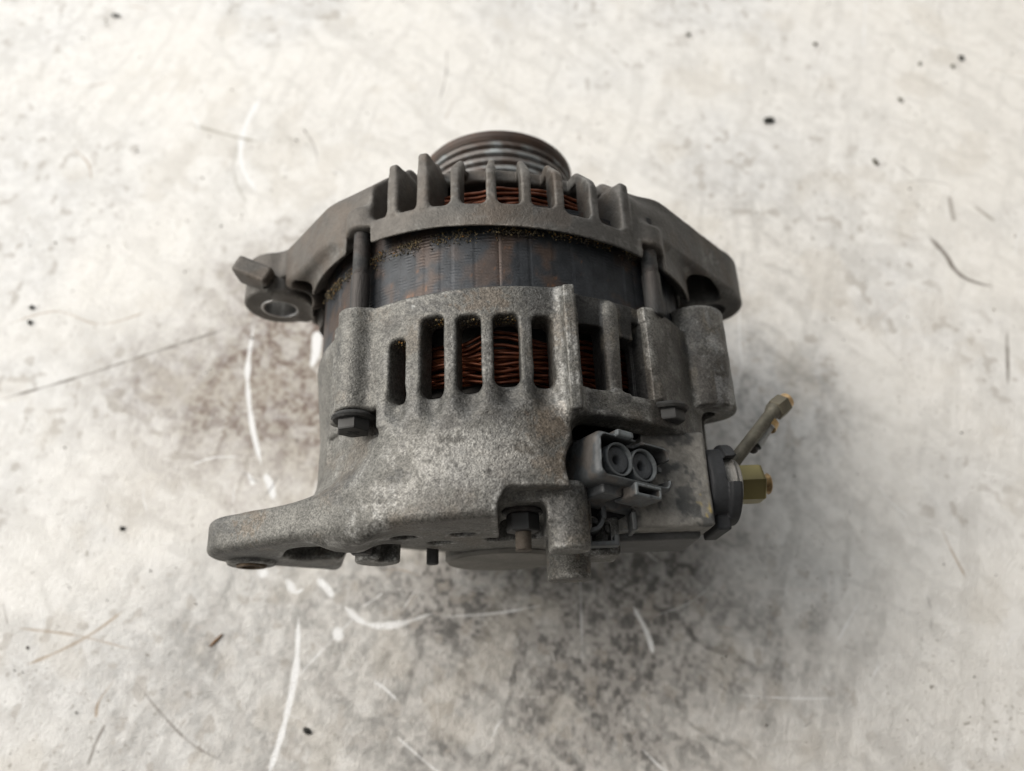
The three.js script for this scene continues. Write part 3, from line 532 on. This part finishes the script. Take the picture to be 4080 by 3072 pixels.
  stroke(S([[520, 2690], [640, 2840], [760, 2960], [900, 3040]]), .6, D, .6); stroke(S([[380, 2860], [390, 2800], [460, 2700]]), .6, B, .6); stroke(S([[30, 2490], [10, 2400]]), .5, D, .5);
  stroke(S([[3690, 930], [3770, 1020], [3800, 1070], [3850, 1110], [3985, 1150]]), 1.2, D, .9, .5); stroke(S([[3880, 820], [3960, 880]]), 1.3, [.4, .38, .34], .8); stroke(S([[3780, 780], [3800, 880]]), 1.4, [.42, .4, .37], .8); stroke(S([[3560, 640], [3700, 750]]), .8, [.45, .43, .4], .6);
  stroke(S([[4010, 1310], [4015, 1540]]), .9, D, .6); stroke(S([[2950, 2330], [3120, 2345], [3300, 2350]]), 1, [.62, .6, .57], .8); stroke(S([[3330, 2560], [3420, 2400]]), .6, W, .8);
  for (let k = 0; k < 190; k++) { const x = cx + R() * SZ, z = cz + R() * SZ, a = R() * 6.3, L = 6 + 34 * R() ** 2, b = a + (R() - .5) * .7; const t = R(); stroke([[x, z], [x + L * cos(a) * .5, z + L * sin(a) * .5], [x + L * .5 * (cos(a) + cos(b)), z + L * .5 * (sin(a) + sin(b))]], .25 + .4 * R(), t < .5 ? W : t < .8 ? [.42, .4, .36] : B, .35 + .45 * R()); }
  for (let k = 0; k < 420; k++) { const q = dirtShadeBlobs[floor(R() * dirtShadeBlobs.length)], a = R() * 6.3, e = q[2] * 1.1 * Math.sqrt(R()), x = q[0] + e * cos(a), z = q[1] + e * sin(a), t = R() * 6.3, L = 3 + 16 * R() ** 2, u = t + (R() - .5) * .6; stroke([[x, z], [x + L * cos(t) * .5, z + L * sin(t) * .5], [x + L * .5 * (cos(t) + cos(u)), z + L * .5 * (sin(t) + sin(u))]], .2 + .5 * R() ** 2, R() < .55 ? [.70, .69, .67] : [.20, .19, .18], .25 + .5 * R(), .8); }
  const d = new Uint8Array(N * N * 4), toS = v => v <= .0031308 ? v * 12.92 : 1.055 * v ** (1 / 2.4) - .055;
  for (let i = 0; i < N * N; i++) { for (let k = 0; k < 3; k++) d[i * 4 + k] = toS(sat(img[i * 3 + k])) * 255; d[i * 4 + 3] = 255; }
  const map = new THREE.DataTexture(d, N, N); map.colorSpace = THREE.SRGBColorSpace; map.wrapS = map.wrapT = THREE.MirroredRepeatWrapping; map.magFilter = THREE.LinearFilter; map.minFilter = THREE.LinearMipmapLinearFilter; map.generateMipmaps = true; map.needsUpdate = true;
  const gBump = pits.clone(); gBump.repeat.set(12, 12); gBump.needsUpdate = true;
  const g = new THREE.PlaneGeometry(6, 6).rotateX(-Math.PI / 2), p = g.attributes.position, uv = g.attributes.uv;
  for (let i = 0; i < p.count; i++) uv.setXY(i, (p.getX(i) / MM - cx) / SZ, (p.getZ(i) / MM - cz) / SZ);
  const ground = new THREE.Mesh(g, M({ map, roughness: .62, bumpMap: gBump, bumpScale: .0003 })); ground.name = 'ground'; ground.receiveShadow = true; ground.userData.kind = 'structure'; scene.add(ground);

  // added blockers out of view: keep the sky off from below and the right
  const blockerMat = M({ color: new THREE.Color().setRGB(.16, .155, .15), roughness: .95 });
  for (const [w, hgt, dpt, x, z] of [[2.4, 1.5, .2, .5, .38], [.2, 1.2, 1.9, .9, -.65]]) { const wl = new THREE.Mesh(new THREE.BoxGeometry(w, hgt, dpt).translate(x, hgt / 2, z), blockerMat); wl.name = numbered('added_wall'); wl.castShadow = wl.receiveShadow = true; wl.userData.kind = 'structure'; scene.add(wl); }
  { const added_roof = new THREE.Mesh(new THREE.BoxGeometry(1.3, .06, 2.1).translate(.68, 1.23, -.55), blockerMat); added_roof.name = 'added_roof'; added_roof.castShadow = added_roof.receiveShadow = true; added_roof.userData.kind = 'structure'; scene.add(added_roof); }

  // crumbs lying about
  const crumb = (px, py, sx, sy, sz, turn, c, label, name = 'crumb', category = 'crumb') => {
    const geo = new THREE.IcosahedronGeometry(1, 2), q = geo.attributes.position, o = R() * 40;
    for (let i = 0; i < q.count; i++) { const v = new THREE.Vector3().fromBufferAttribute(q, i), k = .7 + .6 * vn(v.x * 1.3 + o, v.y * 1.3, v.z * 1.3); q.setXYZ(i, v.x * k * sx * MM, v.y * k * sy * MM, v.z * k * sz * MM); }
    geo.computeVertexNormals(); const m = new THREE.Mesh(geo, M({ color: new THREE.Color().setRGB(...c), roughness: .85 })), [x, z] = spot(px, py);
    m.name = numbered(name); m.position.set(x * MM, sy * .75 * MM, z * MM); m.rotation.y = turn; m.castShadow = m.receiveShadow = true; m.userData = { label, category, group: 'specks of dirt on the ground' }; scene.add(m);
  };
  { const gs = [], ico = new THREE.IcosahedronGeometry(1, 0), mm = new THREE.Matrix4(), qq = new THREE.Quaternion(), ee = new THREE.Euler();
    for (let i = 0; i < 2600; i++) {
      const x = cx + 40 + (SZ - 80) * R(), z = cz + 40 + (SZ - 80) * R(); if (fbm(x / 45 + 3, z / 45, 61, 3) < .42 + .25 * R()) continue;
      const s = .16 + .34 * R() ** 4, g = ico.clone().applyMatrix4(mm.compose(new THREE.Vector3(x, s * .5, z).multiplyScalar(MM), qq.setFromEuler(ee.set(R() * 6, R() * 6, R() * 6)), new THREE.Vector3(s * (.7 + R()), s * .8, s * (.7 + R())).multiplyScalar(MM)));
      const t = R(), c = t < .5 ? [.06, .055, .045] : t < .85 ? [.16, .14, .105] : [.5, .49, .46], a = new Float32Array(g.attributes.position.count * 3); for (let k = 0; k < a.length; k += 3) a.set(c, k); g.setAttribute('color', new THREE.BufferAttribute(a, 3)); gs.push(g);
    }
    const m = new THREE.Mesh(mergeGeometries(gs), M({ vertexColors: true, roughness: .9 })); m.name = 'ground_grit'; m.castShadow = m.receiveShadow = true; m.userData = { label: 'fine dark grit scattered thinly over the pale ground', category: 'grit', kind: 'stuff' }; scene.add(m); }
  const K = [.022, .023, .02], O = [.06, .055, .035];
  crumb(461, 65, 2.6, .8, 1, 0, K, 'flat black crumb near the top left corner of the ground');
  crumb(3062, 483, 3.3, 1.2, 2, .1, K, 'largest black crumb, on bare ground above and right of the pulley');
  crumb(3828, 234, 1.5, 1.1, 1.7, .3, K, 'black crumb near the top right corner, the larger of a close pair');
  crumb(3795, 266, 1, .7, 1, .3, O, 'small brownish crumb beside the larger one near the top right corner');
  crumb(3486, 648, 1, .8, 2.3, .5, O, 'long thin dark crumb on the ground above and right of the right mounting ear');
  crumb(3586, 400, 1, .7, 1.5, .6, O, 'short olive crumb between the long thin crumb and the top right corner pair');
  crumb(3246, 178, 1.2, .7, 1, 0, O, 'small olive crumb above the largest black crumb, right of the top middle');
  crumb(2741, 140, 1.2, .7, 1, .2, O, 'small dark crumb at the top edge, straight up from the right ribs');
  crumb(3664, 256, .9, .6, .9, 0, O, 'tiny crumb just left of the close pair near the top right corner');
  crumb(129, 1226, 1.2, .8, 1, .4, K, 'dark crumb at the left edge, the upper of two');
  crumb(121, 1286, 1, .8, 1.1, 0, K, 'dark crumb at the left edge, the lower of two');
  crumb(488, 2106, 1, .7, 1, 0, K, 'small dark crumb on the ground left of the rear mounting lug');
  crumb(1225, 2912, 1.6, .7, 1, -.6, K, 'black crumb beside the long white scratch at the bottom edge');
  crumb(862, 2552, .55, .45, 3.4, -.72, [.16, .09, .04], 'thin brown wood splinter on the ground below the rear mounting lug', 'splinter', 'splinter');
}
renderer.render(scene, camera);
